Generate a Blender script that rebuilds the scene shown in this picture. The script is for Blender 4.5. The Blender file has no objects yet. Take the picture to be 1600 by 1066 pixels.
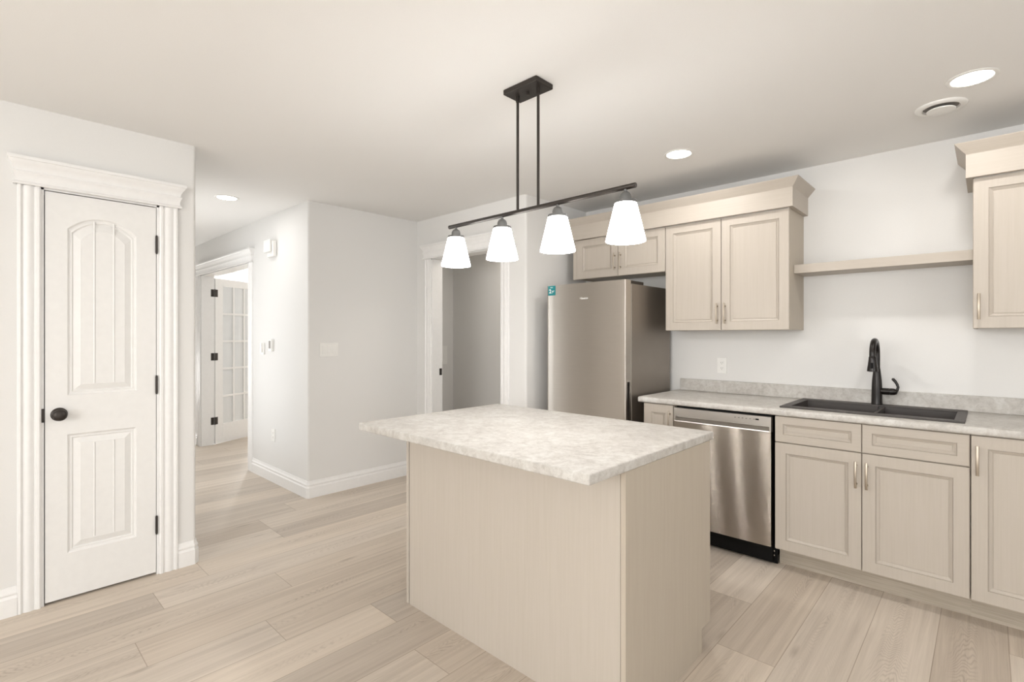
import bpy, bmesh, math, random
from mathutils import Vector, Matrix
random.seed(7)
PI = math.pi
scene = bpy.context.scene
COL = scene.collection

# ------------------------------------------------------------------ camera
cam_d = bpy.data.cameras.new('camera')
cam = bpy.data.objects.new('camera', cam_d)
COL.objects.link(cam)
cam.location = (0, 0, 1.33)
cam.rotation_euler = (PI / 2, 0, math.radians(43.25))
cam_d.sensor_width = 36.0
cam_d.lens = 790.0 / 1600.0 * 36.0
cam_d.shift_y = -8.0 / 1600.0
cam_d.clip_start = 0.02
scene.camera = cam

# ------------------------------------------------------------------ view, world, daylight, added fills
scene.view_settings.view_transform = 'Standard'
scene.view_settings.look = 'None'
scene.view_settings.gamma = 1.0
scene.view_settings.use_curve_mapping = False
scene.view_settings.exposure = 0.36

world = bpy.data.worlds.new('world')
scene.world = world
world.use_nodes = True
bg = world.node_tree.nodes['Background']
bg.inputs[0].default_value = (0.82, 0.91, 1.0, 1)
bg.inputs[1].default_value = 1.0


def area(name, loc, target, sx, sy, power, color=(1, 1, 1)):
    l = bpy.data.lights.new(name, 'AREA')
    l.shape = 'RECTANGLE'
    l.size, l.size_y = sx, sy
    l.energy = power
    l.color = color
    o = bpy.data.objects.new(name, l)
    COL.objects.link(o)
    o.location = loc
    d = Vector(target) - Vector(loc)
    o.rotation_euler = d.to_track_quat('-Z', 'Y').to_euler()
    return o


DAY = (1.0, 0.99, 0.975)
area('daylight_rear', (0.3, -4.06, 1.72), (0.3, 0, 3.0), 3.0, 1.1, 112, DAY)
area('daylight_right', (3.46, -0.6, 1.30), (0, -0.6, 3.0), 2.8, 1.9, 42, DAY)
area('added_streak_lamp', (-3.43, -2.42, 1.25), (0, -2.42, 1.25), 0.32, 1.8, 20, DAY)  # pair of unseen lamps added for dishwasher streaks, no known window
area('added_streak_lamp', (-3.43, -3.50, 1.25), (0, -3.50, 1.25), 0.32, 1.8, 20, DAY)
area('daylight_study', (-9.55, 3.2, 1.35), (-5, 2.6, 2.2), 1.5, 1.6, 125, DAY)
area('hall_fill', (-9.55, 1.38, 1.25), (-5, 1.38, 3.2), 0.85, 1.9, 55, DAY)  # fill lamp added as hall ambient, no window built here
area('hall_side_fill', (-5.0, 0.80, 1.30), (-5.0, 3.0, 1.45), 1.3, 1.9, 11, DAY)  # unseen lamp added to light the hall wall evenly

# ------------------------------------------------------------------ helpers
W = {}            # object -> world matrix of its frame


def link(o, parent=None):
    COL.objects.link(o)
    if parent is not None:
        o.parent = parent
        W[o.name] = W[parent.name]
    return o


def tag(o, label=None, cat=None, group=None, kind=None):
    if label:
        o['label'] = label
    if cat:
        o['category'] = cat
    if group:
        o['group'] = group
    if kind:
        o['kind'] = kind
    return o


def thing(name, label, cat, loc=(0, 0, 0), group=None, kind=None):
    o = bpy.data.objects.new(name, None)
    o.empty_display_size = 0.1
    COL.objects.link(o)
    o.location = loc
    W[o.name] = Matrix.Translation(loc)
    return tag(o, label, cat, group, kind)


def obj(name, bm, mat, parent=None, smooth=None, origin=None, recalc=True):
    """bm is in world coordinates; becomes ONE mesh object."""
    if recalc:
        bmesh.ops.recalc_face_normals(bm, faces=bm.faces)
    me = bpy.data.meshes.new(name)
    if parent is not None:
        bm.transform(W[parent.name].inverted())
    elif origin is not None:
        bm.transform(Matrix.Translation(origin).inverted())
    bm.to_mesh(me)
    bm.free()
    if isinstance(mat, (list, tuple)):
        for m in mat:
            me.materials.append(m)
    else:
        me.materials.append(mat)
    if smooth is not None:
        for p in me.polygons:
            p.use_smooth = True
        me.set_sharp_from_angle(angle=math.radians(smooth))
    o = bpy.data.objects.new(name, me)
    link(o, parent)
    if parent is None:
        o.location = origin or (0, 0, 0)
        W[o.name] = Matrix.Translation(origin or (0, 0, 0))
    return o


def struct(name, bm, mat, smooth=None):
    o = obj(name, bm, mat, None, smooth)
    o['kind'] = 'structure'
    return o


def B():
    return bmesh.new()


def box(bm, x0, x1, y0, y1, z0, z1, bev=0.0, seg=2):
    ret = bmesh.ops.create_cube(bm, size=1.0)
    vs = ret['verts']
    sx, sy, sz = x1 - x0, y1 - y0, z1 - z0
    for v in vs:
        v.co = Vector((x0 + (v.co.x + .5) * sx, y0 + (v.co.y + .5) * sy, z0 + (v.co.z + .5) * sz))
    if bev > 0:
        es = list({e for v in vs for e in v.link_edges})
        bmesh.ops.bevel(bm, geom=es, offset=bev, segments=seg, profile=.5, affect='EDGES', clamp_overlap=True)
    return bm


def prism(bm, pts, z0, z1):
    """extrude a 2-D footprint (x, y) from z0 to z1"""
    a = [bm.verts.new((x, y, z0)) for x, y in pts]
    b = [bm.verts.new((x, y, z1)) for x, y in pts]
    n = len(pts)
    for i in range(n):
        bm.faces.new((a[i], a[(i + 1) % n], b[(i + 1) % n], b[i]))
    bm.faces.new(a[::-1])
    bm.faces.new(b)
    return bm


def prism_axis(bm, pts, a0, a1, axis):
    """extrude (p, z) profile along x (profile y,z) or y (profile x,z)"""
    if axis == 'x':
        f = lambda p, t: (t, p[0], p[1])
    else:
        f = lambda p, t: (p[0], t, p[1])
    a = [bm.verts.new(f(p, a0)) for p in pts]
    b = [bm.verts.new(f(p, a1)) for p in pts]
    n = len(pts)
    for i in range(n):
        bm.faces.new((a[i], a[(i + 1) % n], b[(i + 1) % n], b[i]))
    bm.faces.new(a[::-1])
    bm.faces.new(b)
    return bm


def round_corner(prev, c, nxt, r, n=6):
    """points of a rounded polygon corner"""
    c = Vector(c)
    d0 = (Vector(prev) - c).normalized()
    d1 = (Vector(nxt) - c).normalized()
    ctr = c + (d0 + d1) * r
    p0, p1 = c + d0 * r, c + d1 * r
    out = []
    a0 = math.atan2(*(p0 - ctr).yx)
    a1 = math.atan2(*(p1 - ctr).yx)
    da = (a1 - a0 + PI) % (2 * PI) - PI
    for i in range(n + 1):
        a = a0 + da * i / n
        out.append((ctr.x + r * math.cos(a), ctr.y + r * math.sin(a)))
    return out


def sweep(bm, path, prof, side=1, cap=True):
    """sweep a profile [(offset, z)] along an open 2-D path with mitred corners"""
    P = [Vector(p) for p in path]
    n = len(P)
    segn = []
    for i in range(n - 1):
        d = (P[i + 1] - P[i]).normalized()
        segn.append(Vector((d.y, -d.x)) * side)
    rows = []
    for (o, z) in prof:
        row = []
        for i in range(n):
            if i == 0:
                q = P[i] + segn[0] * o
            elif i == n - 1:
                q = P[i] + segn[-1] * o
            else:
                m = segn[i - 1] + segn[i]
                m = m / m.dot(segn[i])
                q = P[i] + m * o
            row.append(bm.verts.new((q.x, q.y, z)))
        rows.append(row)
    k = len(prof)
    for j in range(k):
        a, b = rows[j], rows[(j + 1) % k]
        for i in range(n - 1):
            bm.faces.new((a[i], a[i + 1], b[i + 1], b[i]))
    if cap:
        bm.faces.new([r[0] for r in rows])
        bm.faces.new([r[-1] for r in rows][::-1])
    return bm


def lathe(bm, prof, c, axis='z', seg=32, caps=True):
    """revolve [(r, h)] about an axis through c"""
    cx, cy, cz = c
    rings = []
    for r, h in prof:
        ring = []
        for i in range(seg):
            a = 2 * PI * i / seg
            u, v = r * math.cos(a), r * math.sin(a)
            if axis == 'z':
                co = (cx + u, cy + v, cz + h)
            elif axis == 'x':
                co = (cx + h, cy + u, cz + v)
            else:
                co = (cx + u, cy + h, cz + v)
            ring.append(bm.verts.new(co))
        rings.append(ring)
    for a, b in zip(rings, rings[1:]):
        for i in range(seg):
            j = (i + 1) % seg
            bm.faces.new((a[i], a[j], b[j], b[i]))
    if caps:
        bm.faces.new(rings[0][::-1])
        bm.faces.new(rings[-1])
    return bm


def tube(bm, pts, rad, seg=16, rx=None):
    """tube along 3-D points; rad number or list; rx: flatten (list of second radii)"""
    P = [Vector(p) for p in pts]
    n = len(P)
    R = rad if isinstance(rad, (list, tuple)) else [rad] * n
    R2 = rx if rx else R
    rings = []
    up = None
    for i in range(n):
        t = (P[min(i + 1, n - 1)] - P[max(i - 1, 0)]).normalized()
        if up is None:
            ref = Vector((1, 0, 0)) if abs(t.x) < .9 else Vector((0, 1, 0))
            up = (ref - t * ref.dot(t)).normalized()
        else:
            up = (up - t * up.dot(t)).normalized()
        w = t.cross(up)
        rings.append([bm.verts.new(P[i] + up * (R[i] * math.cos(2 * PI * k / seg)) + w * (R2[i] * math.sin(2 * PI * k / seg))) for k in range(seg)])
    for a, b in zip(rings, rings[1:]):
        for i in range(seg):
            j = (i + 1) % seg
            bm.faces.new((a[i], a[j], b[j], b[i]))
    bm.faces.new(rings[0][::-1])
    bm.faces.new(rings[-1])
    return bm


def rings_mesh(bm, loops, close_first=False, close_last=True):
    """bridge equal-length closed loops of 3-D points"""
    vs = [[bm.verts.new(p) for p in L] for L in loops]
    n = len(loops[0])
    for a, b in zip(vs, vs[1:]):
        for i in range(n):
            j = (i + 1) % n
            bm.faces.new((a[i], a[j], b[j], b[i]))
    if close_last:
        bm.faces.new(vs[-1])
    if close_first:
        bm.faces.new(vs[0][::-1])
    return vs


# ------------------------------------------------------------------ materials
def newmat(name):
    m = bpy.data.materials.new(name)
    m.use_nodes = True
    nt = m.node_tree
    return m, nt, nt.nodes['Principled BSDF']


def N(nt, typ, **kw):
    n = nt.nodes.new(typ)
    for k, v in kw.items():
        setattr(n, k, v)
    return n


def simple(name, col, rough=.5, metal=0.0, bump=0.0, bscale=200.0, spec=.5, coat=0.0):
    m, nt, p = newmat(name)
    p.inputs['Base Color'].default_value = (*col, 1)
    p.inputs['Roughness'].default_value = rough
    p.inputs['Metallic'].default_value = metal
    p.inputs['Specular IOR Level'].default_value = spec
    p.inputs['Coat Weight'].default_value = coat
    tc = N(nt, 'ShaderNodeTexCoord')
    nz = N(nt, 'ShaderNodeTexNoise')
    nz.inputs['Scale'].default_value = bscale
    nt.links.new(tc.outputs['Object'], nz.inputs['Vector'])
    # faint procedural variation of tone
    mx = N(nt, 'ShaderNodeMixRGB', blend_type='MULTIPLY')
    mx.inputs[0].default_value = .06
    mx.inputs[1].default_value = (*col, 1)
    nt.links.new(nz.outputs['Fac'], mx.inputs[2])
    nt.links.new(mx.outputs[0], p.inputs['Base Color'])
    if bump > 0:
        b = N(nt, 'ShaderNodeBump')
        b.inputs['Strength'].default_value = bump
        b.inputs['Distance'].default_value = .002
        nt.links.new(nz.outputs['Fac'], b.inputs['Height'])
        nt.links.new(b.outputs[0], p.inputs['Normal'])
    return m


def emissive(name, col, strength):
    m, nt, p = newmat(name)
    p.inputs['Base Color'].default_value = (.3, .3, .3, 1)
    p.inputs['Emission Color'].default_value = (*col, 1)
    p.inputs['Emission Strength'].default_value = strength
    return m


def s2l(*c):
    return tuple(((v / 255.0 + .055) / 1.055) ** 2.4 if v > 10 else v / 255.0 / 12.92 for v in c)


M = {}
M['wall'] = simple('wall_paint', (.775, .765, .745), .65, bump=.06, bscale=420, spec=.25)
M['ceiling'] = simple('ceiling_paint', (.89, .882, .865), .8, bump=.08, bscale=300, spec=.2)
M['trim'] = simple('white_trim_paint', (.86, .85, .835), .38, bscale=30, spec=.4)
M['door_white'] = simple('white_door_paint', (.83, .82, .80), .42, bscale=30, spec=.4)
M['plastic'] = simple('white_plastic', (.86, .85, .82), .35, bscale=30)
M['bronze'] = simple('dark_bronze', (.045, .038, .033), .42, metal=.6, bscale=90)
M['black'] = simple('matte_black_metal', (.014, .011, .0095), .30, metal=.35, bscale=90)
M['black_plastic'] = simple('black_plastic', (.004, .004, .004), .5, bscale=90, spec=.15)
M['sink'] = simple('dark_granite_composite', (.058, .05, .046), .5, bump=.12, bscale=900)
M['nickel'] = simple('brushed_nickel', (.48, .42, .345), .42, metal=1.0, bscale=200)
M['dark_gap'] = simple('dark_gap', (.02, .018, .016), .8)
M['teal'] = simple('teal_sticker', s2l(20, 140, 145), .4, bscale=120)
M['white_ink'] = simple('white_ink', (.85, .9, .9), .5)
M['silver_ink'] = simple('silver_print', (.88, .86, .83), .5)
M['grey_ink'] = simple('grey_print', (.25, .23, .21), .5)
M['socket'] = simple('bronze_socket', (.16, .16, .155), .5, metal=.4, bscale=60)


def cabinet_mat(name, dark, light, rough=.45, vertical=True, scale=1.0):
    m, nt, p = newmat(name)
    tc = N(nt, 'ShaderNodeTexCoord')
    mp = N(nt, 'ShaderNodeMapping')
    mp.inputs['Scale'].default_value = (70 * scale, 70 * scale, 2.2) if vertical else (2.2, 70 * scale, 70 * scale)
    nz = N(nt, 'ShaderNodeTexNoise')
    nz.inputs['Scale'].default_value = 1.6
    nz.inputs['Detail'].default_value = 5
    nz.inputs['Roughness'].default_value = .6
    nt.links.new(tc.outputs['Object'], mp.inputs[0])
    nt.links.new(mp.outputs[0], nz.inputs['Vector'])
    r = N(nt, 'ShaderNodeValToRGB')
    r.color_ramp.elements[0].position = .30
    r.color_ramp.elements[0].color = (*dark, 1)
    r.color_ramp.elements[1].position = .62
    r.color_ramp.elements[1].color = (*light, 1)
    nt.links.new(nz.outputs['Fac'], r.inputs[0])
    nt.links.new(r.outputs[0], p.inputs['Base Color'])
    p.inputs['Roughness'].default_value = rough
    p.inputs['Specular IOR Level'].default_value = .35
    b = N(nt, 'ShaderNodeBump')
    b.inputs['Strength'].default_value = .06
    b.inputs['Distance'].default_value = .001
    nt.links.new(nz.outputs['Fac'], b.inputs['Height'])
    nt.links.new(b.outputs[0], p.inputs['Normal'])
    return m


CL, CD = s2l(188, 179, 168), s2l(184, 175, 163)
M['cab'] = cabinet_mat('cabinet_taupe_grain', CD, CL)
M['cab_h'] = cabinet_mat('cabinet_taupe_grain_horizontal', CD, CL, vertical=False)
M['cab_side'] = cabinet_mat('cabinet_end_panel', s2l(181, 170, 155), s2l(185, 175, 160), scale=.6)
M['toe'] = cabinet_mat('toe_kick_grain', s2l(164, 153, 138), s2l(184, 174, 159), vertical=False)


def laminate():
    m, nt, p = newmat('mottled_laminate')
    tc = N(nt, 'ShaderNodeTexCoord')
    n1 = N(nt, 'ShaderNodeTexNoise')
    n1.inputs['Scale'].default_value = 9
    n1.inputs['Detail'].default_value = 8
    n1.inputs['Roughness'].default_value = .72
    n1.inputs['Distortion'].default_value = .9
    n2 = N(nt, 'ShaderNodeTexNoise')
    n2.inputs['Scale'].default_value = 38
    n2.inputs['Detail'].default_value = 6
    n2.inputs['Roughness'].default_value = .75
    n2.inputs['Distortion'].default_value = .6
    nt.links.new(tc.outputs['Object'], n1.inputs['Vector'])
    nt.links.new(tc.outputs['Object'], n2.inputs['Vector'])
    r1 = N(nt, 'ShaderNodeValToRGB')
    e = r1.color_ramp.elements
    e[0].position, e[0].color = .30, (*s2l(180, 176, 170), 1)
    e[1].position, e[1].color = .64, (*s2l(207, 205, 200), 1)
    k = e.new(.48)
    k.color = (*s2l(196, 192, 186), 1)
    r2 = N(nt, 'ShaderNodeValToRGB')
    e = r2.color_ramp.elements
    e[0].position, e[0].color = .34, (*s2l(170, 160, 150), 1)
    e[1].position, e[1].color = .56, (1, 1, 1, 1)
    nt.links.new(n1.outputs['Fac'], r1.inputs[0])
    nt.links.new(n2.outputs['Fac'], r2.inputs[0])
    mx = N(nt, 'ShaderNodeMixRGB', blend_type='MULTIPLY')
    mx.inputs[0].default_value = .36
    nt.links.new(r1.outputs[0], mx.inputs[1])
    nt.links.new(r2.outputs[0], mx.inputs[2])
    nt.links.new(mx.outputs[0], p.inputs['Base Color'])
    p.inputs['Roughness'].default_value = .42
    p.inputs['Specular IOR Level'].default_value = .4
    return m


M['laminate'] = laminate()


def steel(name, col, rough, sc=(3, 3, 260), bump=.05, aniso=0.0):
    m, nt, p = newmat(name)
    p.inputs['Metallic'].default_value = 1.0
    tc = N(nt, 'ShaderNodeTexCoord')
    mp = N(nt, 'ShaderNodeMapping')
    mp.inputs['Scale'].default_value = sc
    nz = N(nt, 'ShaderNodeTexNoise')
    nz.inputs['Scale'].default_value = 2.0
    nz.inputs['Detail'].default_value = 3
    nt.links.new(tc.outputs['Object'], mp.inputs[0])
    nt.links.new(mp.outputs[0], nz.inputs['Vector'])
    r = N(nt, 'ShaderNodeValToRGB')
    r.color_ramp.elements[0].color = (*[c * .93 for c in col], 1)
    r.color_ramp.elements[1].color = (*[min(1, c * 1.05) for c in col], 1)
    nt.links.new(nz.outputs['Fac'], r.inputs[0])
    nt.links.new(r.outputs[0], p.inputs['Base Color'])
    p.inputs['Roughness'].default_value = rough
    if aniso > 0:
        # horizontal brushing: highlights smear vertically
        p.inputs['Anisotropic'].default_value = aniso
        cv = N(nt, 'ShaderNodeCombineXYZ')
        cv.inputs[2].default_value = 1.0
        nt.links.new(cv.outputs[0], p.inputs['Tangent'])
    if bump > 0:
        b = N(nt, 'ShaderNodeBump')
        b.inputs['Strength'].default_value = bump
        b.inputs['Distance'].default_value = .001
        nt.links.new(nz.outputs['Fac'], b.inputs['Height'])
        nt.links.new(b.outputs[0], p.inputs['Normal'])
    return m


def brushed_steel(name, col, rough, spread):
    """horizontally brushed steel: each groove tips the surface normal up or down only"""
    m, nt, p = newmat(name)
    L = nt.links
    p.inputs['Metallic'].default_value = 1.0
    p.inputs['Base Color'].default_value = (*col, 1)
    p.inputs['Roughness'].default_value = rough
    tc = N(nt, 'ShaderNodeTexCoord')
    ge = N(nt, 'ShaderNodeNewGeometry')
    tot = None
    for i in range(2):
        mp = N(nt, 'ShaderNodeVectorMath', operation='SCALE')
        mp.inputs['Scale'].default_value = 7919.0 + 1543.0 * i
        wn = N(nt, 'ShaderNodeTexWhiteNoise', noise_dimensions='3D')
        L.new(tc.outputs['Object'], mp.inputs[0])
        L.new(mp.outputs[0], wn.inputs['Vector'])
        if tot is None:
            tot = wn.outputs['Value']
        else:
            a = N(nt, 'ShaderNodeMath', operation='ADD')
            L.new(tot, a.inputs[0])
            L.new(wn.outputs['Value'], a.inputs[1])
            tot = a.outputs[0]
    s1 = N(nt, 'ShaderNodeMath', operation='SUBTRACT')
    L.new(tot, s1.inputs[0])
    s1.inputs[1].default_value = 1.0
    s2 = N(nt, 'ShaderNodeMath', operation='MULTIPLY')
    L.new(s1.outputs[0], s2.inputs[0])
    s2.inputs[1].default_value = spread
    cv = N(nt, 'ShaderNodeCombineXYZ')
    L.new(s2.outputs[0], cv.inputs[2])
    ad = N(nt, 'ShaderNodeVectorMath', operation='ADD')
    L.new(ge.outputs['Normal'], ad.inputs[0])
    L.new(cv.outputs[0], ad.inputs[1])
    nm = N(nt, 'ShaderNodeVectorMath', operation='NORMALIZE')
    L.new(ad.outputs[0], nm.inputs[0])
    L.new(nm.outputs[0], p.inputs['Normal'])
    return m


M['steel'] = steel('stainless_front', (.60, .56, .51), .36, bump=.10, aniso=1.0)
M['steel_dw'] = brushed_steel('stainless_dishwasher', (.43, .39, .345), .11, .80)
M['steel_light'] = steel('stainless_light', (.60, .57, .53), .4)
M['fridge_side'] = steel('grey_painted_steel', (.34, .305, .27), .48, sc=(3, 3, 3), bump=.0)


def floor_mat():
    m, nt, p = newmat('light_oak_vinyl_plank')
    L = nt.links
    uv = N(nt, 'ShaderNodeUVMap', uv_map='plank')        # x across 0..1, y along in metres
    at = N(nt, 'ShaderNodeAttribute', attribute_name='plank_rand')
    sp = N(nt, 'ShaderNodeSeparateXYZ')
    L.new(uv.outputs[0], sp.inputs[0])
    sc = N(nt, 'ShaderNodeSeparateColor')
    L.new(at.outputs['Color'], sc.inputs[0])

    def math_(op, a, b=None, c=None):
        n = N(nt, 'ShaderNodeMath', operation=op)
        for i, v in enumerate((a, b, c)):
            if v is None:
                continue
            if isinstance(v, (int, float)):
                n.inputs[i].default_value = v
            else:
                L.new(v, n.inputs[i])
        return n.outputs[0]
    off = math_('MULTIPLY', sc.outputs[1], 57.0)
    # long streaks
    cx = N(nt, 'ShaderNodeCombineXYZ')
    L.new(math_('MULTIPLY', sp.outputs[0], 9.0), cx.inputs[0])
    L.new(math_('MULTIPLY', sp.outputs[1], 1.1), cx.inputs[1])
    L.new(off, cx.inputs[2])
    n1 = N(nt, 'ShaderNodeTexNoise')
    n1.inputs['Scale'].default_value = 1.0
    n1.inputs['Detail'].default_value = 6
    n1.inputs['Roughness'].default_value = .62
    n1.inputs['Distortion'].default_value = .4
    L.new(cx.outputs[0], n1.inputs['Vector'])
    # cathedral grain rings
    cy = N(nt, 'ShaderNodeCombineXYZ')
    xc = math_('SUBTRACT', sp.outputs[0], .5)
    L.new(math_('MULTIPLY', xc, 2.4), cy.inputs[0])
    L.new(math_('MULTIPLY', sp.outputs[1], 1.3), cy.inputs[1])
    L.new(off, cy.inputs[2])
    n2 = N(nt, 'ShaderNodeTexNoise')
    n2.inputs['Scale'].default_value = 1.35
    n2.inputs['Detail'].default_value = 2.5
    n2.inputs['Roughness'].default_value = .45
    L.new(cy.outputs[0], n2.inputs['Vector'])
    arch = math_('MULTIPLY', math_('MULTIPLY', xc, xc), 1.7)
    arch = math_('ADD', math_('ADD', arch, sp.outputs[1]), math_('MULTIPLY', n2.outputs['Fac'], .75))
    ring = math_('SINE', math_('MULTIPLY', arch, 170.0))
    ring = math_('MULTIPLY', math_('ADD', ring, 1.0), .5)
    ring = math_('POWER', ring, 3.0)
    # rings only show in patches
    n3 = N(nt, 'ShaderNodeTexNoise')
    n3.inputs['Scale'].default_value = .9
    n3.inputs['Detail'].default_value = 1
    L.new(cy.outputs[0], n3.inputs['Vector'])
    patch = N(nt, 'ShaderNodeMapRange')
    patch.inputs['From Min'].default_value = .47
    patch.inputs['From Max'].default_value = .60
    L.new(n3.outputs['Fac'], patch.inputs['Value'])
    mid = math_('SUBTRACT', 1.0, math_('MULTIPLY', math_('MULTIPLY', xc, xc), 6.5))
    mid = math_('MAXIMUM', mid, 0.0)
    ringp = math_('MULTIPLY', math_('MULTIPLY', ring, patch.outputs[0]), mid)
    # fine fibre
    cz = N(nt, 'ShaderNodeCombineXYZ')
    L.new(math_('MULTIPLY', sp.outputs[0], 90.0), cz.inputs[0])
    L.new(math_('MULTIPLY', sp.outputs[1], 7.0), cz.inputs[1])
    L.new(off, cz.inputs[2])
    n4 = N(nt, 'ShaderNodeTexNoise')
    n4.inputs['Scale'].default_value = 1.0
    n4.inputs['Detail'].default_value = 3
    L.new(cz.outputs[0], n4.inputs['Vector'])
    # small knots
    vk = N(nt, 'ShaderNodeTexVoronoi')
    vk.inputs['Scale'].default_value = 1.0
    ck = N(nt, 'ShaderNodeCombineXYZ')
    L.new(math_('MULTIPLY', sp.outputs[0], 1.6), ck.inputs[0])
    L.new(math_('MULTIPLY', sp.outputs[1], 1.7), ck.inputs[1])
    L.new(off, ck.inputs[2])
    L.new(ck.outputs[0], vk.inputs['Vector'])
    knot = N(nt, 'ShaderNodeMapRange')
    knot.inputs['From Min'].default_value = .02
    knot.inputs['From Max'].default_value = .12
    knot.inputs['To Min'].default_value = 1.0
    knot.inputs['To Max'].default_value = 0.0
    L.new(vk.outputs['Distance'], knot.inputs['Value'])
    # tone
    tone = N(nt, 'ShaderNodeMixRGB')
    tone.inputs[1].default_value = (*s2l(168, 156, 143), 1)
    tone.inputs[2].default_value = (*s2l(214, 203, 190), 1)
    t = math_('ADD', math_('MULTIPLY', sc.outputs[0], .80), math_('MULTIPLY', n1.outputs['Fac'], 1.15))
    t = math_('SUBTRACT', t, .42)
    t = math_('SUBTRACT', t, math_('MULTIPLY', ringp, .40))
    t = math_('ADD', t, math_('MULTIPLY', math_('SUBTRACT', n4.outputs['Fac'], .5), .35))
    t = math_('SUBTRACT', t, math_('MULTIPLY', knot.outputs[0], .55))
    tcl = N(nt, 'ShaderNodeClamp')
    tcl.inputs['Min'].default_value = -.35
    tcl.inputs['Max'].default_value = 1.15
    L.new(t, tcl.inputs[0])
    tone.use_clamp = False
    L.new(tcl.outputs[0], tone.inputs[0])
    # hue shift between greyer and warmer boards
    hue = N(nt, 'ShaderNodeMixRGB', blend_type='MULTIPLY')
    L.new(sc.outputs[2], hue.inputs[0])
    L.new(tone.outputs[0], hue.inputs[1])
    hue.inputs[2].default_value = (1.0, .97, .93, 1)
    # seams
    ex = math_('MULTIPLY', math_('MINIMUM', sp.outputs[0], math_('SUBTRACT', 1.0, sp.outputs[0])), .2295)
    e2 = at.outputs['Alpha']
    edge = N(nt, 'ShaderNodeMapRange')
    edge.inputs['From Min'].default_value = .0006
    edge.inputs['From Max'].default_value = .0022
    L.new(ex, edge.inputs['Value'])
    uv2 = N(nt, 'ShaderNodeUVMap', uv_map='plank_end')    # x = distance from one end, y = from the other
    s2 = N(nt, 'ShaderNodeSeparateXYZ')
    L.new(uv2.outputs[0], s2.inputs[0])
    ey = math_('MINIMUM', s2.outputs[0], s2.outputs[1])
    edge2 = N(nt, 'ShaderNodeMapRange')
    edge2.inputs['From Min'].default_value = .0006
    edge2.inputs['From Max'].default_value = .0022
    L.new(ey, edge2.inputs['Value'])
    seam = math_('MINIMUM', edge.outputs[0], edge2.outputs[0])
    seamc = N(nt, 'ShaderNodeMixRGB')
    L.new(seam, seamc.inputs[0])
    sm = N(nt, 'ShaderNodeMixRGB', blend_type='MULTIPLY')
    sm.inputs[0].default_value = 1.0
    L.new(hue.outputs[0], sm.inputs[1])
    sm.inputs[2].default_value = (.62, .58, .54, 1)
    L.new(sm.outputs[0], seamc.inputs[1])
    L.new(hue.outputs[0], seamc.inputs[2])
    L.new(seamc.outputs[0], p.inputs['Base Color'])
    p.inputs['Roughness'].default_value = .42
    p.inputs['Specular IOR Level'].default_value = .4
    b = N(nt, 'ShaderNodeBump')
    b.inputs['Strength'].default_value = .12
    b.inputs['Distance'].default_value = .001
    L.new(math_('ADD', seam, math_('MULTIPLY', n4.outputs['Fac'], .3)), b.inputs['Height'])
    L.new(b.outputs[0], p.inputs['Normal'])
    return m


M['floor'] = floor_mat()


def reeded_glass():
    m, nt, p = newmat('reeded_glass')
    L = nt.links
    out = nt.nodes['Material Output']
    tr = N(nt, 'ShaderNodeBsdfTransparent')
    tr.inputs[0].default_value = (.93, .94, .94, 1)
    p.inputs['Base Color'].default_value = (.80, .81, .81, 1)
    p.inputs['Roughness'].default_value = .25
    tc = N(nt, 'ShaderNodeTexCoord')
    wv = N(nt, 'ShaderNodeTexWave')
    wv.inputs['Scale'].default_value = 28
    mp = N(nt, 'ShaderNodeMapping')
    mp.inputs['Rotation'].default_value = (0, 0, math.radians(62))
    L.new(tc.outputs['Object'], mp.inputs[0])
    L.new(mp.outputs[0], wv.inputs['Vector'])
    b = N(nt, 'ShaderNodeBump')
    b.inputs['Strength'].default_value = .6
    b.inputs['Distance'].default_value = .003
    L.new(wv.outputs['Fac'], b.inputs['Height'])
    L.new(b.outputs[0], p.inputs['Normal'])
    mx = N(nt, 'ShaderNodeMixShader')
    mx.inputs[0].default_value = .86
    L.new(tr.outputs[0], mx.inputs[1])
    L.new(p.outputs[0], mx.inputs[2])
    L.new(mx.outputs[0], out.inputs[0])
    return m


M['glass'] = reeded_glass()
M['clear'] = simple('clear_pane', (.9, .95, 1.0), .05)
M['shade'] = emissive('glowing_frosted_glass', (1.0, .985, .965), 11.0)
M['bulb'] = emissive('lit_bulb', (1.0, .97, .92), 6.0)
M['lens'] = emissive('lit_lens', (1.0, .96, .90), 9.0)

H = 2.44
YK = 3.765      # kitchen wall
XL = -3.38      # pantry wall
YH = 1.87       # hall wall
XC = -4.05      # short wall beside the hall
YB = 2.955      # wall with the doorway
XA = -2.63      # alcove side

# ------------------------------------------------------------------ floor
pw = .2295
xf0, xf1, yf0, yf1 = -9.6, 3.5, -4.1, 5.1
bm = B()
uvl = bm.loops.layers.uv.new('plank')
uve = bm.loops.layers.uv.new('plank_end')
cl = bm.loops.layers.float_color.new('plank_rand')
forced = {-10: .632, -6: 1.345, -7: .932, -1: 2.64, 0: 2.20, -12: 1.40, -14: 1.68}
tones = {(-10, 0): .25, (-10, 1): .72, (-1, 1): .85, (-1, 0): .42, (0, 1): .42, (0, 0): .78, (-6, 0): .85, (-6, 1): .25,
         (-7, 0): .55, (-7, 1): .55, (-8, 0): .45, (-8, 1): .45, (-9, 0): .45, (-9, 1): .5, (-11, 0): .75, (-11, 1): .8, (-12, 1): .25, (-12, 0): .7, (-14, 1): .6, (-14, 0): .45, (1, 0): .55, (1, 1): .62, (2, 0): .6, (2, 1): .5,
         (3, 0): .55, (3, 1): .6}
PL = 1.83
r0 = math.floor((xf0 + .852) / pw)
r1 = math.floor((xf1 + .852) / pw)
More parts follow.
